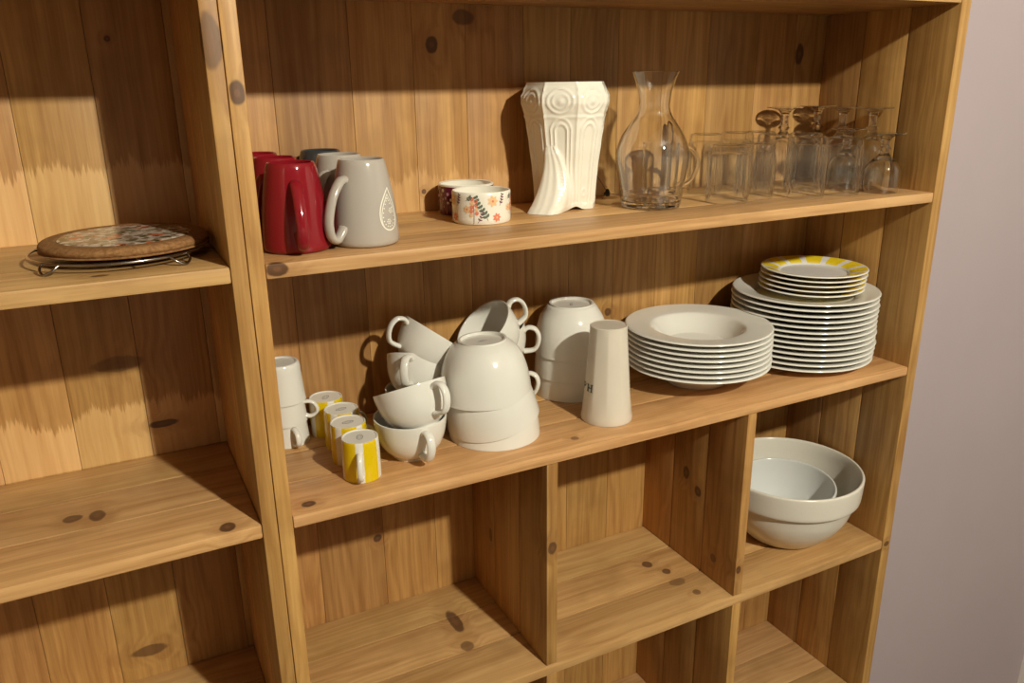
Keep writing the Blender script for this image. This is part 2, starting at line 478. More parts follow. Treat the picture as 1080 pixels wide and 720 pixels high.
w_shelf = wood('pine_shelf_boards', 'X', tone=1., light=(.64, .385, .165), dark=(.40, .205, .070), knots=[
    (KX(.281, .173, -.691), (.011, .034, .01), .95), (KX(.274, .105, -.691), (.012, .012, .01), .7), (KX(.026, .024, -.321), (.010, .008, .01), 1.),
    (KX(.674, .156, -.691), (.010, .011, .01), .9), (KX(.693, .121, -.691), (.009, .009, .01), .9), (KX(.69, .085, -.691), (.018, .012, .01), .55),
    (KX(.701, .043, -.691), (.008, .008, .01), .7), (KX(.0135, 0, -.007), (.0135, .02, .0085), 1.), (KX(.43, .03, -.321), (.007, .006, .01), .7)], knot_density=.03)
w_shelf_l = wood('pine_shelf_boards_left', 'X', tone=1., light=(.64, .385, .165), dark=(.40, .205, .070), knots=[
    (KX(-.245, .129, -.322), (.012, .010, .01), .9), (KX(-.217, .124, -.322), (.010, .016, .01), .9), (KX(-.076, .016, -.322), (.010, .012, .012), 1.),
    (KX(-.167, .03, .001), (.010, .005, .01), .9)], knot_density=.03)
w_side = wood('pine_upright_boards', 'Z', tone=1.02, knots=[
    (KX(-.009, 0, .185), (.0085, .02, .013), 1.), (KX(-.03, 0, .235), (.012, .02, .030), .75), (KX(-.028, 0, -.70), (.011, .02, .014), .85),
    (KX(1.147, 0, -.70), (.008, .02, .006), .9)], knot_density=.05)
w_div = wood('pine_divider_boards', 'Z', tone=.97, knots=[
    (KX(.375, 0, -.479), (.008, .02, .011), .9), (KX(.756, 0, -.638), (.006, .02, .009), 1.), (KX(.749, .148, -.51), (.02, .009, .014), 1.),
    (KX(.749, .113, -.534), (.02, .010, .011), 1.), (KX(.749, .06, -.645), (.02, .008, .009), .7), (KX(.365, .20, -.56), (.02, .006, .014), .8)], knot_density=.05)
TOPZ = 2.31
UP = [z for z in (.092, .185)]
rb = empty('bookcase', (0, 0, 0), 'wide pine bookcase on the right, holding mugs, glasses, cups, bowls and plates', 'bookcase')
seamsX = [.004, .084, .196, .292, .378, .478, .565, .659, .755, .852, .965, 1.06]
board('back_panel', (-P + .002, D, .02), (W + WR - .002, D + .012, TOPZ - .01), 0, w_back, rb, seamsX, seed=3, bev=.0006, gap=.00025)
board('side_panel', (-P + .0004, -.0005, 0), (0, D - .0003, TOPZ), 1, w_side, rb, UP, seed=1, bev=.002)
board('side_panel', (W, -.0005, 0), (W + WR, D - .0003, TOPZ), 1, w_side, rb, UP, seed=2, bev=.002)
E_ = .0003
def shelf(parent, x0, x1, ztop, th, mat, seed): return board('shelf', (x0 + E_, 0, ztop - th), (x1 - E_, D - .0003, ztop - .0004), 1, mat, parent, [.095, .188], seed=seed, bev=.0028)
shelf(rb, 0, W, zT + .0185, .0185, w_shelf, 11)
shelf(rb, 0, W, zA, .0179, w_shelf, 12)
shelf(rb, 0, W, zB, .0170, w_shelf, 13)
shelf(rb, 0, W, zC, .0185, w_shelf, 14)
shelf(rb, 0, W, zE, .0185, w_shelf, 15)
shelf(rb, 0, W, zF, .0185, w_shelf, 16)
for k, x in enumerate((d1, d2)):
    board('divider', (x, .0012, zC + E_), (x + TD, D - .0003, zB - .0170 - E_), 1, w_div, rb, UP, seed=21 + k, bev=.0018)
    board('divider', (x, .0012, zE + E_), (x + TD, D - .0003, zC - .0185 - E_), 1, w_div, rb, UP, seed=25 + k, bev=.0018)
board('top_panel', (-P, -.006, TOPZ), (W + WR, D + .012, TOPZ + .02), 1, w_shelf, rb, [.095, .188], seed=31)
board('plinth', (E_, .012, .002), (W - E_, .03, zF - .0185 - E_), 0, w_shelf, rb, (), seed=33)

XL0 = -.98
lb = empty('bookcase', (0, 0, 0), 'second pine bookcase at the left, empty but for the cork trivet', 'bookcase')
XR = -P - .0003
board('back_panel', (XL0 + .002, D, .02), (XR - .002, D + .012, TOPZ - .01), 0, w_back_l, lb, [-.0465 - .0935 * k for k in range(0, 11)], seed=5, bev=.0006, gap=.00025)
board('side_panel', (-2 * P, -.001, 0), (XR, D - .0003, TOPZ), 1, w_side, lb, UP, seed=6, bev=.002)
board('side_panel', (XL0, -.001, 0), (XL0 + .0187, D - .0003, TOPZ), 1, w_side, lb, UP, seed=7, bev=.002)
for k, z in enumerate((zT + .0185, zA + .0012, zB - .0004, zC, zE, zF)):
    shelf(lb, XL0 + .0187, -2 * P, z, .0189, w_shelf_l, 41 + k)
board('top_panel', (XL0, -.006, TOPZ), (XR, D + .012, TOPZ + .02), 1, w_shelf_l, lb, [.095, .188], seed=51)
board('plinth', (XL0 + .0187 + E_, .012, .002), (-2 * P - E_, .03, zF - .0189 - E_), 0, w_shelf_l, lb, (), seed=52)

# ================================================================== MUGS (upper shelf, left)
MUG_H = .1044
def mugR(z): # outer wall
    t = z / MUG_H
    return .0416 + (.0285 - .0416) * (t ** 1.55) + .0010 * math.sin(PI * t)
def mug_mesh(mat, paisley=False):
    bm = bmesh.new()
    out = [(0, .0025), (.034, .0025), (.0365, .0), (.0395, .0003), (.0414, .003)] + [(mugR(z), z) for z in [MUG_H * k / 16 for k in range(1, 16)]]
    out += [(mugR(MUG_H) + .0001, MUG_H - .002), (mugR(MUG_H) - .0012, MUG_H), (mugR(MUG_H) - .0030, MUG_H - .0012)]
    inn = [(mugR(z) - .0042, z) for z in [MUG_H * k / 16 for k in range(15, 0, -1)]] + [(.030, .006), (0, .0055)]
    lathe_bm(bm, out + inn, 72)
    if paisley:
        Rz = lambda z: mugR(z)
        ph = 0.
        def drop(s): # closed teardrop, tip up
            pts = []
            for k in range(40):
                a = 2 * PI * k / 40
                x = .0180 * s * math.sin(a) * (math.sin(a / 2) ** 1.1)
                z = .039 + .0255 * s * math.cos(a) + (.006 if s > .9 else .002)
                x += .006 * s * max(0, (z - .045) / .03) ** 2
                pts.append((x, z))
            return pts
        decal_line(bm, Rz, ph, drop(1.), .0016, 1, True)
        decal_line(bm, Rz, ph, drop(.86), .0011, 1, True)
        for p in drop(.68)[::2]: decal_poly(bm, Rz, ph, dot(p, .0009, 8), 1)
        for c in ((-.001, .030), (.004, .043)):
            for k in range(6):
                decal_poly(bm, Rz, ph, dot((c[0] + .0026 * math.cos(k * PI / 3), c[1] + .0026 * math.sin(k * PI / 3)), .001, 7), 1)
            decal_poly(bm, Rz, ph, dot(c, .0009, 8), 1)
    return from_bm('mug', bm, [mat, M['pattern_white']] if paisley else mat, None, 50)
def mug_handle(mat, parent):
    bm = bmesh.new()
    pts = [(mugR(.082) - .002, .0815), (mugR(.08) + .006, .0795), (mugR(.06) + .0145, .066), (mugR(.045) + .0205, .048), (mugR(.03) + .0225, .031),
           (mugR(.015) + .019, .0165), (mugR(.012) + .011, .0110), (mugR(.018) + .004, .0165), (mugR(.025) - .002, .0245)]
    path = catmull([(r, 0, z) for r, z in pts], 7)
    sweep_bm(bm, path, .0135, .0098, (0, 1, 0), 16, wfun=lambda t: 1 + .18 * (2 * t - 1) ** 4)
    return from_bm('handle', bm, mat, parent, 180)
mats = {'red': M['red'], 'grey': M['grey'], 'dark': M['charcoal']}
mug_specs = [
    ('red', .0547, .0745, 6, 'glossy dark red mug at the front of the red row, handle facing out'),
    ('red', .0525, .1562, 'w-130', 'dark red mug in the middle of the red row, behind the front red one'),
    ('red', .0440, .2350, 'w-38', 'dark red mug at the back of the red row, against the back boards'),
    ('grey', .1400, .0688, -43, 'light grey mug with a white paisley drop, at the front beside the red mug'),
    ('grey', .1356, .1532, 'w-138', 'plain light grey mug between the paisley mug and the charcoal one'),
    ('dark', .1320, .2350, 120, 'charcoal mug at the very back behind the two light grey mugs')]
proto_h = {}
for k, (c, x, y, az, lab) in enumerate(mug_specs):
    o = mug_mesh(mats[c], paisley=(k == 3))
    o.location = (x, y, zA)
    if k in (1, 2, 5): o.scale = (.95, .95, 1.)
    base = math.radians(float(az[1:])) if isinstance(az, str) else camaz(x, y) + math.radians(az)
    o.rotation_euler = (0, 0, base)
    if k == 3:   # the paisley sits away from the handle: turn its vertices round the axis
        tgt = math.radians(47 + 43)
        me = o.data; R = Matrix.Rotation(tgt, 4, 'Z')
        me.transform(R)
    mug_handle(mats[c], o)
    tag(o, lab, 'mug', 'tapered mugs on the upper shelf')

# ================================================================== RAMEKINS
def ramekin(mat, extra):
    R, h = .0425, .045
    bm = bmesh.new()
    lathe_bm(bm, [(0, .002), (.036, .002), (.038, 0), (.041, .0003), (R, .003)] + [(R, h * k / 6) for k in range(1, 6)] +
             [(R, h - .0015), (R - .0012, h), (R - .003, h - .001), (R - .0035, h * .5), (R - .004, .008), (R - .009, .005), (0, .005)], 72)
    return bm, (lambda z: R)
bm, Rz = ramekin(None, None)
rr = random.Random(4)
# floral: 0 ivory, 1 green, 2 coral, 3 peach, 4 plum
def sprig(ph, s0, z0, ang, n, ln, mat, stem, wd=.0022, step=.0052):
    pts = [(s0 + math.cos(ang) * step * k + .001 * math.sin(k), z0 + math.sin(ang) * step * k) for k in range(n + 1)]
    decal_line(bm, Rz, ph, pts, .0006, stem)
    for k, p in enumerate(pts[1:]):
        q = ln * (1 - .06 * k)
        decal_poly(bm, Rz, ph, leaf(p, ang + .95, q, wd), mat, .0004); decal_poly(bm, Rz, ph, leaf(p, ang - .95, q, wd), mat, .0004)
def blossom(ph, c, r, mat, mid):
    for k in range(7):
        a = 2 * PI * k / 7
        decal_poly(bm, Rz, ph, leaf(c, a, r, r * .32), mat, .0004)
    decal_poly(bm, Rz, ph, dot(c, r * .22), mid, .0006)
for rep in range(4):
    ph = rep * PI / 2 * 1.0
    sprig(ph, .004, .006, 2.05, 7, .0065, 1, 1)
    decal_line(bm, Rz, ph, [(-.016, .002), (-.0155, .016), (-.0165, .032)], .0007, 4)
    for k in range(9):
        decal_poly(bm, Rz, ph, dot((-.0155 + (.0042 if k % 2 else -.0042) * (1 - k * .05), .014 + k * .0028), .0028, 9), 2 if k % 3 else 3, .0004)
    sprig(ph, -.0105, .003, 1.1, 4, .004, 4, 4, .001, .0042)
    blossom(ph, (.0175, .010), .0068, 2, 3)
    blossom(ph, (.0115, .033), .0085, 3, 2)
    blossom(ph, (-.026, .022), .006, 3, 2)
    sprig(ph, .022, .026, 1.2, 4, .0042, 4, 4, .0011, .004)
    sprig(ph, -.028, .034, .6, 3, .004, 1, 1, .0012, .003)
floral = from_bm('ramekin', bm, [M['floral_base'], M['leafg'], M['coral'], M['peach'], M['plum']], None, 50)
floral.location = (.3372, .1445, zA); floral.rotation_euler = (0, 0, camaz(.3372, .1445) + .12)
tag(floral, 'low ivory ramekin with orange flowers and green leaf sprigs, in front of the burgundy one', 'ramekin', 'patterned ramekins')
bm, Rz = ramekin(None, None)
for k in range(26):
    ph = 2 * PI * k / 26; top = .020 + .018 * rr.random()
    decal_line(bm, Rz, ph, [(0, .001), (.0006, top)], .0006, 1)
    for j in range(3):
        decal_poly(bm, Rz, ph, dot(((-1) ** j * .0022, top + .001 - j * .0065), .0026 - .0003 * j, 9), 1 if (k + j) % 3 else 2, .0004)
    decal_poly(bm, Rz, ph, dot((.004, .012 + .01 * rr.random()), .0018, 8), 1, .0004)
lathe_bm(bm, [(.0385, .0445), (.0410, .0455), (.0425 + .0003, .0445), (.0425 + .0003, .0425)], 72, mat=2)
burg = from_bm('ramekin', bm, [M['purple'], M['pink'], M['floral_base']], None, 50)
burg.location = (.3512, .2300, zA); burg.rotation_euler = (0, 0, .4)
for p in burg.data.polygons:    # ivory inside
    if p.material_index == 0 and Vector((p.center.x, p.center.y)).length < .0405 and p.center.z > .003: p.material_index = 2
tag(burg, 'burgundy ramekin with pink dotted flowers, behind the ivory floral one', 'ramekin', 'patterned ramekins')

# ================================================================== WHITE EMBOSSED VASE
def vase():
    H = .1905; NA, NZ = 240, 110
    VA = math.radians(210)           # the corner that carries the flared foot
    keys = [(0, .0505), (.006, .0505), (.010, .0490), (.03, .0500), (.06, .0525), (.10, .0575), (.13, .0620), (.142, .0640), (.150, .0665), (.160, .0695), (.170, .0695), (.180, .0650), (.187, .0620), (H, .0615)]
    def R0(z):
        for (a, ra), (b_, rb_) in zip(keys[:-1], keys[1:]):
            if z <= b_:
                t = (z - a) / (b_ - a); t = t * t * (3 - 2 * t) * .5 + t * .5
                return ra + (rb_ - ra) * t
        return keys[-1][1]
    def arch(s, z):      # distance-like field of an arch: s across the face (-1..1), z metres
        cz, hw, z0, z1 = None, .62, .016, .118
        x = abs(s)
        if z > z1: d = math.hypot(x, (z - z1) / .030)
        elif z < z0: d = math.hypot(x, (z0 - z) / .030)
        else: d = x
        return d
    def rel(a, z):
        da = (a - VA + PI) % (2 * PI) - PI
        k = math.floor((a - VA) / (PI / 4)); s = ((a - VA) / (PI / 4) - k) * 2 - 1
        ap = math.cos(PI / 8); ang = s * PI / 8
        hexr = ap / math.cos(ang)
        hexr = .75 * hexr + .25 * .975
        r = R0(z) * hexr
        # embossing
        e = 0.
        ridge = lambda d, c, w: math.exp(-((d - c) / w) ** 2)
        if z < .140:
            d = arch(s, z)
            e += .0016 * ridge(d, .68, .055) + .0014 * ridge(d, .42, .055) - .0010 * (1 if d < .36 else 0) * min(1, (.36 - d) / .05 if d < .36 else 0)
            if z < .05: e += .0013 * ridge(math.hypot(s, (z - .026) / .026), .22, .06)
        else:
            d = math.hypot(s, (z - .163) / .0235)
            e += .0018 * ridge(d, .74, .07) + .0014 * ridge(d, .46, .06) + .0016 * math.exp(-(d / .16) ** 2)
        e += .0012 * ridge(z, .1405, .0022) + .0010 * math.exp(-((1 - abs(s)) / .07) ** 2)
        if z < .008: e = 0
        if z > .185: e *= max(0, (H - z) / .006)
        # flared leaf-shaped foot on one corner
        if z < .098:
            t = 1 - z / .098
            fl = .003 * min(1, t * 8) + .044 * t ** 2.0
            wr = .05 + .56 * math.sin(PI * min(1, .08 + t * .66)) ** .9
            wl = .07 + .16 * t
            w_ = wr if da > 0 else wl
            q = abs(da) / w_
            m = 1 / (1 + (q * 1.02) ** 7)
            r += fl * m
            if da > -.02 and q < 1.15:
                e = e * max(0, q - .6) + .0019 * ridge(q, .88, .09) + .0012 * ridge(q, .52, .08) + .0008 * ridge(q, .22, .07) + .0006 * math.sin(z * 1400) * ridge(q, .70, .07)
            elif da <= 0 and q < 1.2: e *= .3
        return r + e
    bm = bmesh.new(); rings = []
    zs = [H * k / NZ for k in range(NZ + 1)]
    for z in zs:
        ring = []
        for k in range(NA):
            a = 2 * PI * k / NA
            da = (a - VA + PI) % (2 * PI) - PI
            zz = z
            if z < .02:          # the underside arches up between the foot and the plinth
                zz = z + .006 * math.exp(-((da - .85) / .22) ** 2) * (1 - z / .02)
            r = rel(a, z); ring.append(bm.verts.new((r * math.cos(a), r * math.sin(a), zz)))
        rings.append(ring)
    for z in [H - .0005] + [H * k / 12 for k in range(11, 0, -1)]:
        rings.append([bm.verts.new(((R0(z) * .93 - .0042) * math.cos(2 * PI * k / NA), (R0(z) * .93 - .0042) * math.sin(2 * PI * k / NA), z)) for k in range(NA)])
    for A, B in zip(rings[:-1], rings[1:]):
        for k in range(NA): bm.faces.new([A[k], A[(k + 1) % NA], B[(k + 1) % NA], B[k]])
    c = bm.verts.new((0, 0, .012)); c2 = bm.verts.new((0, 0, .007))
    for k in range(NA):
        bm.faces.new([rings[-1][k], rings[-1][(k + 1) % NA], c]); bm.faces.new([rings[0][(k + 1) % NA], rings[0][k], c2])
    o = from_bm('vase', bm, M['vase'], None, 60)
    o.location = (.5125, .2030, zA); o.scale = (1.015, 1.015, 1.0)
    tag(o, 'tall cream ceramic vase with embossed arches and a flared scroll foot', 'vase')
vase()

# ================================================================== GLASSWARE
def glass_obj(name, prof, segs=64, rfun=None, n=4, mat='glass'):
    bm = bmesh.new(); lathe_bm(bm, smooth_prof(prof, n), segs, rfun)
    return from_bm(name, bm, M[mat], None, 50)
c = 'c'
carafe = glass_obj('carafe', [(0, .0005), (.044, .0005, c), (.0468, .002), (.0480, .012), (.0500, .030), (.0550, .058), (.0570, .074), (.0555, .090), (.0480, .110), (.0360, .128), (.0275, .140), (.0245, .150), (.0242, .160), (.0262, .176), (.0312, .192), (.0362, .2035, c),
    (.0348, .2035, c), (.0298, .192), (.0247, .176), (.0225, .160), (.0228, .150), (.0258, .140), (.0343, .128), (.0463, .110), (.0537, .090), (.0551, .074), (.0531, .058), (.0480, .030), (.0455, .016), (.041, .0095), (0, .0085)], 96)
carafe.location = (.6262, .1275, zA)
tag(carafe, 'clear glass carafe with a round belly and flared neck, beside the cream vase', 'carafe')

def tumbler_mesh(R, h, name='tumbler'):
    def rf(r, z, a):
        if r > R * .93 and .008 < z < h * .80: return r + .0013 * math.cos(a * 18)
        return r
    return glass_obj(name, [(R, 0, c), (R * .998, .008), (R * .985, h * .40), (R * .97, h * .78), (R * .955, h * .93), (R * .90, h * .988), (R * .80, h, c), (R * .70, h * .985), (0, h * .982, c),
        (0, h * .875, c), (R * .70, h * .872), (R * .82, h * .85), (R * .875, h * .80), (R * .90, h * .6), (R * .925, h * .2), (R * .945, .0004, c), (R, 0, c)], 132, rf, mat='pressed')
tum = [(.7615, .1035, .0345, .090, 'ribbed glass tumbler upside down at the left front, next to the carafe'),
       (.8335, .1190, .0315, .089, 'ribbed glass tumbler upside down, just right of the front one by the carafe'),
       (.9080, .0760, .0300, .100, 'taller glass tumbler upside down in front, third along from the carafe'),
       (.9880, .0740, .0310, .095, 'glass tumbler upside down in front, next to the small stemmed goblet'),
       (.8950, .1420, .0300, .101, 'glass tumbler upside down in the second row, behind the gap in the front row'),
       (.8050, .2130, .0300, .101, 'glass tumbler upside down at the back, behind the front tumbler by the carafe'),
       (.8740, .2120, .0300, .101, 'glass tumbler upside down at the back, left of the tall goblets'),
       (.9680, .1420, .0300, .100, 'glass tumbler upside down in the second row, behind the taller front tumbler'),
       (.9330, .2180, .0290, .100, 'glass tumbler upside down at the back, just under the leftmost tall goblet foot')]
for k, (x, y, r, h, lab) in enumerate(tum):
    o = tumbler_mesh(r, h); o.location = (x, y, zA); o.rotation_euler = (0, 0, k * .7)
    tag(o, lab, 'glass', 'upturned tumblers on the upper shelf')
def goblet_mesh(R, h, bowl, fr):
    s0 = bowl
    bm = bmesh.new()
    lathe_bm(bm, smooth_prof([(R * .93, 0, c), (R * .98, bowl * .22), (R, bowl * .50), (R * .90, bowl * .76), (R * .60, bowl * .95), (.0105, bowl + .004), (.0068, bowl + .010), (.0098, bowl + .015), (.0070, bowl + .020), (.0062, bowl + .024),
        (.0066, h - .016), (.0092, h - .010), (.0160, h - .0045), (fr, h - .0018, c), (fr, h - .0004, c), (fr * .5, h - .0002), (0, h, c)], 4), 64)
    o = from_bm('goblet', bm, M['glass'], None, 50)
    bm = bmesh.new()
    lathe_bm(bm, smooth_prof([(R * .93, 0, c), (R * .90, .0002, c), (R * .945, bowl * .22), (R * .955, bowl * .50), (R * .85, bowl * .74), (R * .54, bowl * .91), (.006, bowl * .985), (0, bowl * .99, c)], 4), 64)
    me = bpy.data.meshes.new('t'); 
    # the inner wall belongs to the same glass: join it in
    bm2 = bmesh.new(); bm2.from_mesh(o.data); bm.to_mesh(me); bm2.from_mesh(me); bm.free()
    bmesh.ops.remove_doubles(bm2, verts=bm2.verts[:], dist=.00001); bmesh.ops.recalc_face_normals(bm2, faces=bm2.faces[:])
    bm2.to_mesh(o.data); bm2.free(); bpy.data.meshes.remove(me)
    for p in o.data.polygons: p.use_smooth = True
    o.data.set_sharp_from_angle(angle=math.radians(50))
    return o
gob = [(1.0650, .0545, .0305, .1005, .058, .0305, 'small stemmed goblet upside down in front, nearest the right side panel'),
       (1.0460, .1200, .0275, .1060, .062, .0285, 'small stemmed goblet upside down, just left of the front one, below the tall feet'),
       (1.0020, .2300, .0300, .1410, .088, .0330, 'tall stemmed goblet upside down at the back, leftmost of the four tall ones'),
       (1.0960, .2390, .0300, .1410, .088, .0330, 'tall stemmed goblet upside down in the far back corner, second of the tall ones'),
       (1.0930, .1760, .0300, .1405, .088, .0330, 'tall stemmed goblet upside down by the right panel, third of the tall ones'),
       (1.1000, .1150, .0300, .1400, .088, .0330, 'tall stemmed goblet upside down, right behind the small front goblet')]
for (x, y, r, h, bw, fr, lab) in gob:
    o = goblet_mesh(r, h, bw, fr); o.location = (x, y, zA)
    tag(o, lab, 'goblet', 'upturned stemmed goblets on the upper shelf')
gm = glass_obj('glass_mug', [(0, .0005), (.030, .0005, c), (.0325, .003), (.0330, .02), (.0330, .08), (.0335, .0905, c), (.0308, .0905, c), (.0300, .08), (.0300, .02), (.027, .011), (0, .010)], 72)
gm.location = (.7060, .2080, zA); gm.rotation_euler = (0, 0, math.radians(-22))
bm = bmesh.new()
sweep_bm(bm, catmull([(.0322, 0, .078), (.046, 0, .080), (.060, 0, .068), (.063, 0, .050), (.054, 0, .030), (.042, 0, .020), (.0322, 0, .017)], 7), .010, .008, (0, 1, 0), 14)
from_bm('handle', bm, M['glass'], gm, 180)
tag(gm, 'clear glass mug with a loop handle, half hidden behind the carafe', 'glass mug')
tb = glass_obj('glass_tube', [(.0050, 0, c), (.0072, .001), (.0072, .06), (.0072, .110), (.0062, .120), (.0035, .1248), (0, .1255, c), (0, .123, c), (.003, .1222), (.0048, .119), (.0056, .110), (.0056, .06), (.0056, .003), (.0050, 0, c)], 36)
tb.location = (.7660, .2580, zA)
tag(tb, 'slim round-topped clear glass tube standing behind the glass mug', 'glass tube')
# wire clip with its dark clasp, behind the carafe
wc = empty('wire_clip', (.607, .222, zA), 'small bent wire clip with a dark clasp, lying between vase and carafe', 'clip')
bm = bmesh.new()
for a, e in (((.0, 0, .012), (.0, .038, .040)), ((0, 0, .012), (.034, -.014, .0012)), ((0, 0, .012), (-.004, .010, .0012)), ((.034, -.014, .0012), (.060, -.004, .0012))):
    sweep_bm(bm, catmull([a, ((a[0] + e[0]) / 2, (a[1] + e[1]) / 2, (a[2] + e[2]) / 2 + .001), e], 5), .0014, .0014, (0, 0, 1) if abs(e[2] - a[2]) < .02 else (1, 0, 0), 8)
from_bm('wire', bm, M['steel'], wc, 180)
bm = bmesh.new()
lathe_bm(bm, smooth_prof([(0, .006, c), (.0035, .007), (.0045, .011), (.0036, .015), (.0022, .018), (0, .019, c)], 4), 20)
box_bm(bm, (-.006, -.0018, .009), (.003, .0018, .013))
from_bm('clasp', bm, M['black'], wc, 40)['label'] = 'black clasp'

# ================================================================== CORK TRIVET on its wire trivet (left bookcase)
ZL = zA + .0012
wt = empty('wire_trivet', (-.140, .128, ZL), 'round steel wire trivet with looped feet under the cork one', 'trivet')
bm = bmesh.new()
for R, z in ((.097, .0105), (.060, .0105)):
    sweep_bm(bm, [Vector((R * math.cos(2 * PI * k / 72), R * math.sin(2 * PI * k / 72), z)) for k in range(72)], .0032, .0032, (0, 0, 1), 10, True)
for k in range(3):
    a = math.radians(40 + 120 * k)
    sweep_bm(bm, [Vector((r * math.cos(a), r * math.sin(a), .0105)) for r in (0.002, .04, .097)], .0028, .0028, (0, 0, 1), 8)
from_bm('wire_ring', bm, M['steel'], wt, 180)
for az in (222, 305, 45, 125):
    bm = bmesh.new(); a = math.radians(az); e = Vector((math.cos(a), math.sin(a), 0)); t = Vector((-e.y, e.x, 0))
    pts = [e * .097 + t * -.012 + Vector((0, 0, .0105)), e * .103 + t * -.010 + Vector((0, 0, .006)), e * .107 + t * -.003 + Vector((0, 0, .0017)), e * .107 + t * .003 + Vector((0, 0, .0017)), e * .103 + t * .010 + Vector((0, 0, .006)), e * .097 + t * .012 + Vector((0, 0, .0105))]
    sweep_bm(bm, catmull(pts, 6), .0030, .0030, (0, 0, 1), 10)
    from_bm('foot', bm, M['steel'], wt, 180)
ck = empty('cork_trivet', (-.1335, .1330, ZL + .0123), 'round cork trivet with a floral tile centre, lying on the wire trivet', 'trivet')
bm = bmesh.new()
lathe_bm(bm, smooth_prof([(0, 0, c), (.085, 0), (.0905, .003), (.0925, .0075), (.0905, .0125), (.085, .0150), (.0740, .0152, c), (.0730, .0142, c), (0, .0142, c)], 4), 96)
from_bm('cork_disc', bm, M['cork'], ck, 50).scale = (1, 1, .82)
bm = bmesh.new()
lathe_bm(bm, [(0, .0143), (.070, .0143), (.0722, .0146), (.0708, .0154), (.064, .0156), (0, .0156)], 96)
o = from_bm('tile', bm, M['tile'], ck, 50); o.scale = (1, 1, .82); o['label'] = 'flower-patterned tile'

# ================================================================== MIDDLE SHELF
def strap_handle(name, mat, parent, pts, w=.011, h=.0058):
    bm = bmesh.new()
    sweep_bm(bm, catmull([(r, 0, z) for r, z in pts], 7), w, h, (0, 1, 0), 14, wfun=lambda t: 1 + .22 * (2 * t - 1) ** 4)
    return from_bm(name, bm, mat, parent, 180)

# --- white coffee cups upside down by the upright
def coffee_cup():
    bm = bmesh.new(); h = .060
    lathe_bm(bm, smooth_prof([(.0324, 0, c), (.0315, .010), (.0302, .026), (.0291, .042), (.0282, .054), (.0262, .0592), (.0245, .060, c), (.0225, .060, c), (.0215, .0582, c), (0, .0580, c), (0, .054, c), (.022, .0535), (.0260, .048), (.0278, .03), (.0309, .0005, c), (.0324, 0, c)], 4), 64)
    decal = [(.0045 * math.cos(2 * PI * k / 20), .009 * math.sin(2 * PI * k / 20)) for k in range(20)]
    o = from_bm('coffee_cup', bm, M['white'], None, 50)
    strap_handle('handle', M['white'], o, [(.0308, .007), (.038, .0052), (.0470, .0105), (.0480, .0185), (.0435, .0262), (.036, .0290), (.0290, .0285)], .0085, .0055)
    return o
cc0 = None
for k, (dz, az, lab) in enumerate(((0, 18, 'white coffee cup upside down at the bottom of the stack beside the upright'),
                                   (.0330, 78, 'white coffee cup upside down in the middle of the stack beside the upright'),
                                   (.0665, 240, 'white coffee cup upside down on top of the stack beside the upright'))):
    o = cc0 if k == 0 and cc0 else (coffee_cup() if cc0 is None else copy_tree(cc0))
    if cc0 is None: cc0 = o
    x, y = .0455 + (.0003, -.0003, .0)[k], .2330
    o.location = (x, y, zB + dz); o.rotation_euler = (0, 0, camaz(x, y) + math.radians(az))
    tag(o, lab, 'cup', 'stacked white coffee cups')

# --- yellow striped espresso cups
def espresso_cup():
    bm = bmesh.new(); h = .058
    lathe_bm(bm, smooth_prof([(.0262, 0, c), (.0261, .02), (.0257, .045), (.0252, .0555, c), (.0246, .0578, c)], 3), 64)
    lathe_bm(bm, smooth_prof([(.0246, .0578, c), (.0232, .058, c), (.0222, .0566, c), (0, .0564, c), (0, .052, c), (.0215, .0515), (.0228, .045), (.0236, .0005, c), (.0262, 0, c)], 3), 64, mat=1)
    for (a, b_) in ((.0085, .0045), (.0045, .0022)):       # the printed stamp on the foot
        outer = [(a * math.cos(2 * PI * k / 24), b_ * math.sin(2 * PI * k / 24)) for k in range(24)]
        V1 = [bm.verts.new((x, y, .0567)) for x, y in outer]; V2 = [bm.verts.new((x * .86, y * .78, .0567)) for x, y in outer]
        for k in range(24): bm.faces.new([V1[k], V1[(k + 1) % 24], V2[(k + 1) % 24], V2[k]]).material_index = 2
    bmesh.ops.remove_doubles(bm, verts=bm.verts[:], dist=.000005)
    o = from_bm('espresso_cup', bm, [M['yellow_cup'], M['white'], M['stamp']], None, 40)
    strap_handle('handle', M['white'], o, [(.0245, .009), (.0315, .0075), (.0385, .013), (.0400, .025), (.0375, .036), (.0315, .0425), (.0240, .0425)], .0075, .0050)
    return o
e0 = None
for k, (x, y, az, lab) in enumerate(((.1115, .0690, -4, 'yellow and white striped espresso cup upside down, frontmost of the row of four'),
                                     (.1116, .1263, 110, 'yellow striped espresso cup upside down, second from the front'),
                                     (.1165, .1785, 118, 'yellow striped espresso cup upside down, third from the front'),
                                     (.1085, .2360, 160, 'yellow striped espresso cup upside down, backmost of the row near the back boards'))):
    o = espresso_cup() if e0 is None else copy_tree(e0)
    e0 = e0 or o
    o.location = (x, y, zB); o.rotation_euler = (0, 0, camaz(x, y) + math.radians(az))
    tag(o, lab, 'cup', 'yellow striped espresso cups')

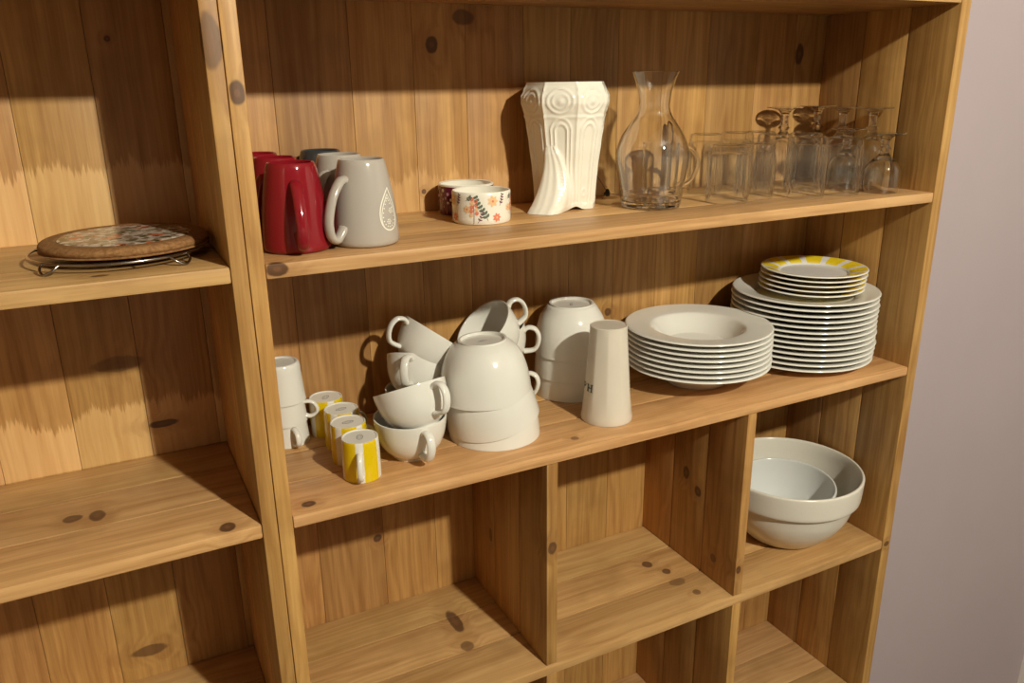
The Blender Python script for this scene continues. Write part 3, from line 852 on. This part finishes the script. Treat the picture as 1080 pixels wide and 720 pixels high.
# --- white cappuccino cups
CH = .061
def teacup():
    bm = bmesh.new()
    lathe_bm(bm, smooth_prof([(0, .0022, c), (.0235, .0022, c), (.0245, 0, c), (.0275, 0, c), (.0282, .0030), (.0350, .0088), (.0428, .0190), (.0485, .0330), (.0516, .0490), (.0526, CH - .0008), (.0517, CH, c), (.0500, CH - .0010), (.0485, .0485), (.0454, .0330), (.0396, .0200), (.0316, .0108), (.022, .0068), (0, .0062, c)], 4), 72)
    o = from_bm('teacup', bm, M['white'], None, 50)
    strap_handle('handle', M['white'], o, [(.0502, .0515), (.0585, .0545), (.0680, .0500), (.0716, .0385), (.0680, .0250), (.0585, .0150), (.0415, .0155)], .0128, .0070)
    return o
tc0 = None
def put_cup(loc, az=None, axis=None, hint=None, lab=''):
    global tc0
    o = teacup() if tc0 is None else copy_tree(tc0)
    tc0 = tc0 or o
    if axis is None:
        a = camaz(loc[0], loc[1]) + math.radians(az); place_q(o, loc, orient((0, 0, 1), (math.cos(a), math.sin(a), 0)))
    else: place_q(o, loc, orient(axis, hint))
    tag(o, lab, 'cup', 'wide white teacups'); return o
put_cup((.1950, .0985, zB), 22, lab='white teacup at the bottom of the front pair, beside the yellow cups')
ax = Vector((-.096, .401, .911)).normalized(); rc = Vector((.1965, .1000, zB + .1035))
a = camaz(.19, .1) + math.radians(40)
put_cup(rc - ax * CH, axis=ax, hint=(math.cos(a), math.sin(a), -.1), lab='tilted white teacup resting in the lower cup of the front pair')
put_cup((.2460, .1970, zB), 150, lab='white teacup at the bottom of the left rear stack, mostly hidden')
ax = Vector((.27, .34, .90)).normalized(); a = camaz(.25, .21) + math.radians(-20)
put_cup((.2380, .1830, zB + .0515), axis=ax, hint=(math.cos(a), math.sin(a), -.2), lab='upright white teacup in the middle of the left rear stack')
ax = Vector((.604, .029, .796)).normalized(); rc = Vector((.2770, .1960, zB + .1450))
put_cup(rc - ax * CH, axis=ax, hint=(-.8, -.05, .6), lab='white teacup tipped to the right on top of the left rear stack')
put_cup((.3920, .2195, zB), 75, lab='white teacup at the bottom of the stack behind the upturned bowls')
a = camaz(.39, .21) + math.radians(82)
put_cup((.4030, .2190, zB + .0650), axis=(-.22, .06, .97), hint=(math.cos(a), math.sin(a), .2), lab='white teacup behind the bowls, just under the tipped one')
ax = Vector((-.683, -.039, .729)).normalized(); rc = Vector((.3620, .2040, zB + .1415))
put_cup(rc - ax * CH, axis=ax, hint=(.728, -.111, .676), lab='white teacup lying tipped with its dark inside showing, above the bowls')

# --- white bowls upside down
def bowl(R, h, fr, q=(.992, .963, .916, .828, .700)):
    bm = bmesh.new()
    k = R / .069
    lathe_bm(bm, smooth_prof([(R, 0, c), (R * q[0], h * .08), (R * q[1], h * .29), (R * q[2], h * .50), (R * q[3], h * .70), (R * q[4], h * .86), (fr * 1.09, h * .950), (fr, h * .972, c), (fr * .99, h, c), (fr * .90, h, c), (fr * .86, h * .955, c), (0, h * .95, c),
        (0, h * .905, c), (fr * .9, h * .90), (R * (q[4] - .06), h * .82), (R * (q[3] - .06), h * .67), (R * (q[2] - .052), h * .48), (R * (q[1] - .046), h * .28), (R * (q[0] - .038), h * .05), (R * .966, 0, c), (R, 0, c)], 4), 96)
    for q in range(3):   # small grey stamp under the foot
        V = [bm.verts.new((.004 * math.cos(2 * PI * j / 12) + (q - 1) * .0035, .0022 * math.sin(2 * PI * j / 12) + (q % 2) * .001, h * .953)) for j in range(12)]
        V2 = [bm.verts.new((v.co.x * .8 + (q - 1) * .0007, v.co.y * .7, v.co.z)) for v in V]
        for j in range(12): bm.faces.new([V[j], V[(j + 1) % 12], V2[(j + 1) % 12], V2[j]]).material_index = 1
    return from_bm('bowl', bm, [M['white'], M['stamp']], None, 45)
bA = bowl(.0700, .088, .0365)
tag(bA, 'white bowl upside down at the bottom of the front stack, standing on the shelf', 'bowl', 'upturned white bowls in the front stack')
place_q(bA, (.3340, .1095, zB), orient((0, 0, 1), (1, 0, 0)))
bB = copy_tree(bA); tag(bB, 'white bowl upside down and aslant in the middle of the front stack', 'bowl', 'upturned white bowls in the front stack')
place_q(bB, (.3325, .1105, zB + .0250), orient((-.215, -.03, .977), (1, 0, .2))); bB.scale = (1.025, 1.025, 1.)
bC = copy_tree(bA); tag(bC, 'white bowl upside down on top of the front stack, its ringed foot showing', 'bowl', 'upturned white bowls in the front stack')
place_q(bC, (.3225, .1130, zB + .0640), orient((-.03, .03, 1), (1, 0, 0)))
bD = bowl(.0632, .085, .0380, (.994, .975, .935, .860, .735))
for k, (dx, dz, lab) in enumerate(((0, 0, 'white bowl upside down at the bottom of the rear stack, behind the plastic beaker'),
                                   (.0003, .0350, 'white bowl upside down in the middle of the rear stack'),
                                   (.0006, .0725, 'white bowl upside down on top of the rear stack, behind the plastic beaker'))):
    o = bD if k == 0 else copy_tree(bD)
    o.location = (.5290 + dx, .2070, zB + dz); o.rotation_euler = (0, 0, .5 * k)
    tag(o, lab, 'bowl', 'upturned white bowls in the rear stack')

# --- frosted plastic beaker
bm = bmesh.new(); h = .1545
def facet(r, z, a):
    n = 10; t = (a / (2 * PI / n)) % 1 - .5
    k = math.cos(PI / n) / math.cos(t * 2 * PI / n)
    w = max(0, min(1, (z - .018) / .02)) * max(0, min(1, (.150 - z) / .008))
    return r * (1 + (k - 1) * .5 * w)
Rb = lambda z: .0405 + (.0292 - .0405) * z / h
lathe_bm(bm, [(Rb(0), 0), (Rb(0) + .0006, .004), (Rb(.012), .012)] + [(Rb(z), z) for z in [.018 + .0136 * k for k in range(10)]] + [(Rb(h) - .0003, h - .001), (Rb(h) - .0016, h), (Rb(h) - .003, h - .0008), (0, h - .001), (0, h - .003), (Rb(h) - .0035, h - .003), (Rb(.08) - .0016, .08), (Rb(0) - .0016, .0005), (Rb(0), 0)], 120, facet)
plb = from_bm('plastic_beaker', bm, M['frost'], None, 25)
plb.location = (.5165, .0745, zB); plb.rotation_euler = (0, 0, camaz(.5165, .0745))
bm = bmesh.new()
ph = math.radians(-48)
RR = lambda z: Rb(z) * 1.0
zz, lh, lw = .052, .0115, .0082
for s in (-lw / 2, lw / 2):
    decal_poly(bm, RR, ph, [(s - .0012, zz), (s + .0012, zz), (s + .0012, zz + lh), (s - .0012, zz + lh)], 0, .0004)
    for e in (0, lh): decal_poly(bm, RR, ph, [(s - .0024, zz + e - .0005), (s + .0024, zz + e - .0005), (s + .0024, zz + e + .0005), (s - .0024, zz + e + .0005)], 0, .0004)
decal_poly(bm, RR, ph, [(-lw / 2, zz + lh * .45), (lw / 2, zz + lh * .45), (lw / 2, zz + lh * .57), (-lw / 2, zz + lh * .57)], 0, .0004)
ph2 = math.radians(-72)
decal_poly(bm, RR, ph2, [(-.0040, zz), (-.0016, zz), (-.0016, zz + lh), (-.0040, zz + lh)], 0, .0004)
decal_line(bm, RR, ph2, [(-.003, zz + lh), (.002, zz + lh * .97), (.0042, zz + lh * .75), (.002, zz + lh * .52), (-.003, zz + lh * .48)], .0018, 0)
o = from_bm('lettering', bm, M['green_ink'], plb, 30); o['label'] = 'dark green letters'
tag(plb, 'frosted plastic beaker upside down with dark green letters, in front of the rear bowls', 'beaker')

# --- plates
def plate_mesh(name, prof, mat, segs=128):
    bm = bmesh.new(); lathe_bm(bm, smooth_prof(prof, 4), segs)
    return from_bm(name, bm, mat, None, 45)
ordn = ['top', 'second from the top', 'third from the top', 'fourth from the top', 'fifth from the top', 'sixth from the top', 'seventh from the top', 'eighth from the top', 'ninth from the top', 'tenth from the top', 'eleventh from the top', 'twelfth from the top', 'bottom']
rp = random.Random(12)
SX, SY, SR = .7500, .1400, .1270
soup0 = plate_mesh('soup_plate', [(0, .0025, c), (.049, .0025, c), (.050, 0, c), (.053, 0, c), (.057, .0045), (.0700, .0185), (.0800, .0315), (.0850, .0345), (.104, .0366), (SR - .001, .0386), (SR, .0398), (SR - .0008, .0410, c), (SR - .004, .0412), (.104, .0394), (.0865, .0374), (.0805, .0352), (.0745, .0280), (.065, .0165), (.056, .0090), (.047, .0062), (0, .0056, c)], M['white'])
NS = 8
for k in range(NS):
    o = soup0 if k == 0 else copy_tree(soup0)
    o.location = (SX + rp.uniform(-.0008, .0008), SY + rp.uniform(-.0008, .0008), zB + .0092 * k)
    j = NS - 1 - k
    lab = 'deep white soup plate on top of the left plate stack, its well showing' if j == 0 else ('deep white soup plate at the bottom of the left plate stack, on the shelf' if k == 0 else f'deep white soup plate, {ordn[j]} of the left plate stack')
    tag(o, lab, 'plate', 'stacked white soup plates')
DX, DY, DR = 1.0005, .1400, .1315
din0 = plate_mesh('dinner_plate', [(0, .0022, c), (.077, .0022, c), (.078, 0, c), (.082, 0, c), (.086, .0030), (.098, .0095), (.115, .0130), (DR - .001, .0152), (DR, .0164), (DR - .0008, .0176, c), (DR - .004, .0178), (.115, .0158), (.099, .0124), (.088, .0072), (.080, .0052), (0, .0048, c)], M['white'])
ND = 13
for k in range(ND):
    o = din0 if k == 0 else copy_tree(din0)
    sw = .0012 * math.sin(k * .55) 
    o.location = (DX + sw + rp.uniform(-.0006, .0006), DY + rp.uniform(-.001, .001), zB + .0101 * k)
    j = ND - 1 - k
    lab = 'large white dinner plate on top of the right stack, under the yellow-rimmed plates' if j == 0 else ('large white dinner plate at the bottom of the tall right stack, on the shelf' if k == 0 else f'large white dinner plate, {ordn[j]} of the tall right stack')
    tag(o, lab, 'plate', 'stacked white dinner plates')
PR = .0955
des0 = plate_mesh('dessert_plate', [(0, .0020, c), (.053, .0020, c), (.054, 0, c), (.057, 0, c), (.060, .0026), (.068, .0075), (.082, .0112), (PR - .001, .0136), (PR, .0146), (PR - .0008, .0156, c), (PR - .004, .0157), (.082, .0137), (.068, .0100), (.060, .0056), (.055, .0046), (0, .0042, c)], M['yellow_plate'])
zd = zB + .0101 * (ND - 1) + .0053
for k in range(5):
    o = des0 if k == 0 else copy_tree(des0)
    o.location = (1.022 - .0012 * (4 - k) + rp.uniform(-.0008, .0008), .1430 + rp.uniform(-.0008, .0008), zd + .0086 * k)
    o.rotation_euler = (0, 0, .4 + 1.1 * k)
    j = 4 - k
    lab = ['small white plate with yellow rays on its rim, topmost of the small plates', 'small yellow-rimmed plate just under the topmost small plate', 'small yellow-rimmed plate in the middle of the small plate pile', 'small yellow-rimmed plate, second from the bottom of the small pile', 'small yellow-rimmed plate at the bottom of the small pile, on the dinner plates'][j]
    tag(o, lab, 'plate', 'small yellow-rimmed plates')

# ================================================================== MIXING BOWLS (lower right compartment)
bm = bmesh.new()
lathe_bm(bm, smooth_prof([(0, .004, c), (.060, .004, c), (.062, 0, c), (.068, 0, c), (.078, .006), (.104, .034), (.120, .062), (.1275, .089), (.1290, .0935, c), (.1345, .0965), (.1375, .101), (.1390, .118), (.1402, .140), (.1395, .1448), (.1372, .1462), (.1345, .1445), (.1325, .135), (.1290, .105), (.120, .070), (.100, .036), (.070, .014), (.045, .009), (0, .0085, c)], 4), 112)
mb = from_bm('mixing_bowl', bm, M['cream'], None, 45); mb.location = (.9900, .1240, zC)
tag(mb, 'large cream stoneware mixing bowl with a thick collar, in the lower right compartment', 'bowl')
bm = bmesh.new()
lathe_bm(bm, smooth_prof([(0, .003, c), (.040, .003, c), (.042, 0, c), (.046, 0, c), (.056, .008), (.077, .034), (.090, .064), (.0960, .084), (.0985, .092), (.0985, .0985), (.0965, .1005), (.0940, .0985), (.0915, .086), (.0855, .064), (.072, .036), (.050, .012), (0, .009, c)], 4), 96)
ib = from_bm('mixing_bowl', bm, M['innerbowl'], None, 45)
place_q(ib, (.9690, .1130, zC + .0235), orient((-.05, -.03, 1), (1, 0, 0)))
tag(ib, 'smaller pale grey bowl nested inside the large cream mixing bowl', 'bowl')

# ================================================================== LIGHT, WORLD, CAMERA
ld = bpy.data.lights.new('ceiling_lamp', 'SPOT'); ld.energy = 270; ld.color = (1.0, .965, .80); ld.shadow_soft_size = .042
ld.spot_size = math.radians(172); ld.spot_blend = .2
lo = bpy.data.objects.new('ceiling_lamp', ld); lo.location = (.72, -2.036, 1.243 + ZO - .003); COL.objects.link(lo)
lo.rotation_euler = (Vector((.55, -.6, .6)) - lo.location).to_track_quat('-Z', 'Y').to_euler()
wd = bpy.data.worlds.new('room_air'); SC.world = wd; wd.use_nodes = True
wd.node_tree.nodes['Background'].inputs[0].default_value = (.9, .75, .55, 1); wd.node_tree.nodes['Background'].inputs[1].default_value = .03

cam = bpy.data.cameras.new('camera'); co = bpy.data.objects.new('camera', cam); COL.objects.link(co)
cam.sensor_fit = 'HORIZONTAL'; cam.sensor_width = 36; cam.lens = 848.565 / 1080 * 36; cam.clip_start = .02
right = Vector((.88947, -.45681, -.01285)); up = Vector((.15164, .26849, .95127)); fwd = Vector((.4311, .84808, -.30809))
mat = Matrix((right, up, -fwd)).transposed().to_4x4(); mat.translation = CAM
co.matrix_world = mat
SC.camera = co
SC.view_settings.view_transform = 'Standard'; SC.view_settings.look = 'None'; SC.view_settings.exposure = 0.; SC.view_settings.gamma = 1
SC.view_settings.use_curve_mapping = False
cy = SC.cycles
cy.max_bounces = 14; cy.transparent_max_bounces = 40; cy.transmission_bounces = 16; cy.glossy_bounces = 6; cy.diffuse_bounces = 5
cy.caustics_reflective = False; cy.caustics_refractive = True; cy.sample_clamp_indirect = 3.0; cy.use_denoising = True

# light bent by the glassware falls on the boards behind it
ld.cycles.is_caustics_light = True
for o in bpy.data.objects:
    if o.type != 'MESH': continue
    if any(m and m.name in ('clear_glass',) for m in o.data.materials): o.cycles.is_caustics_caster = True
    elif o.parent and o.parent.name.startswith('bookcase'): o.cycles.is_caustics_receiver = True
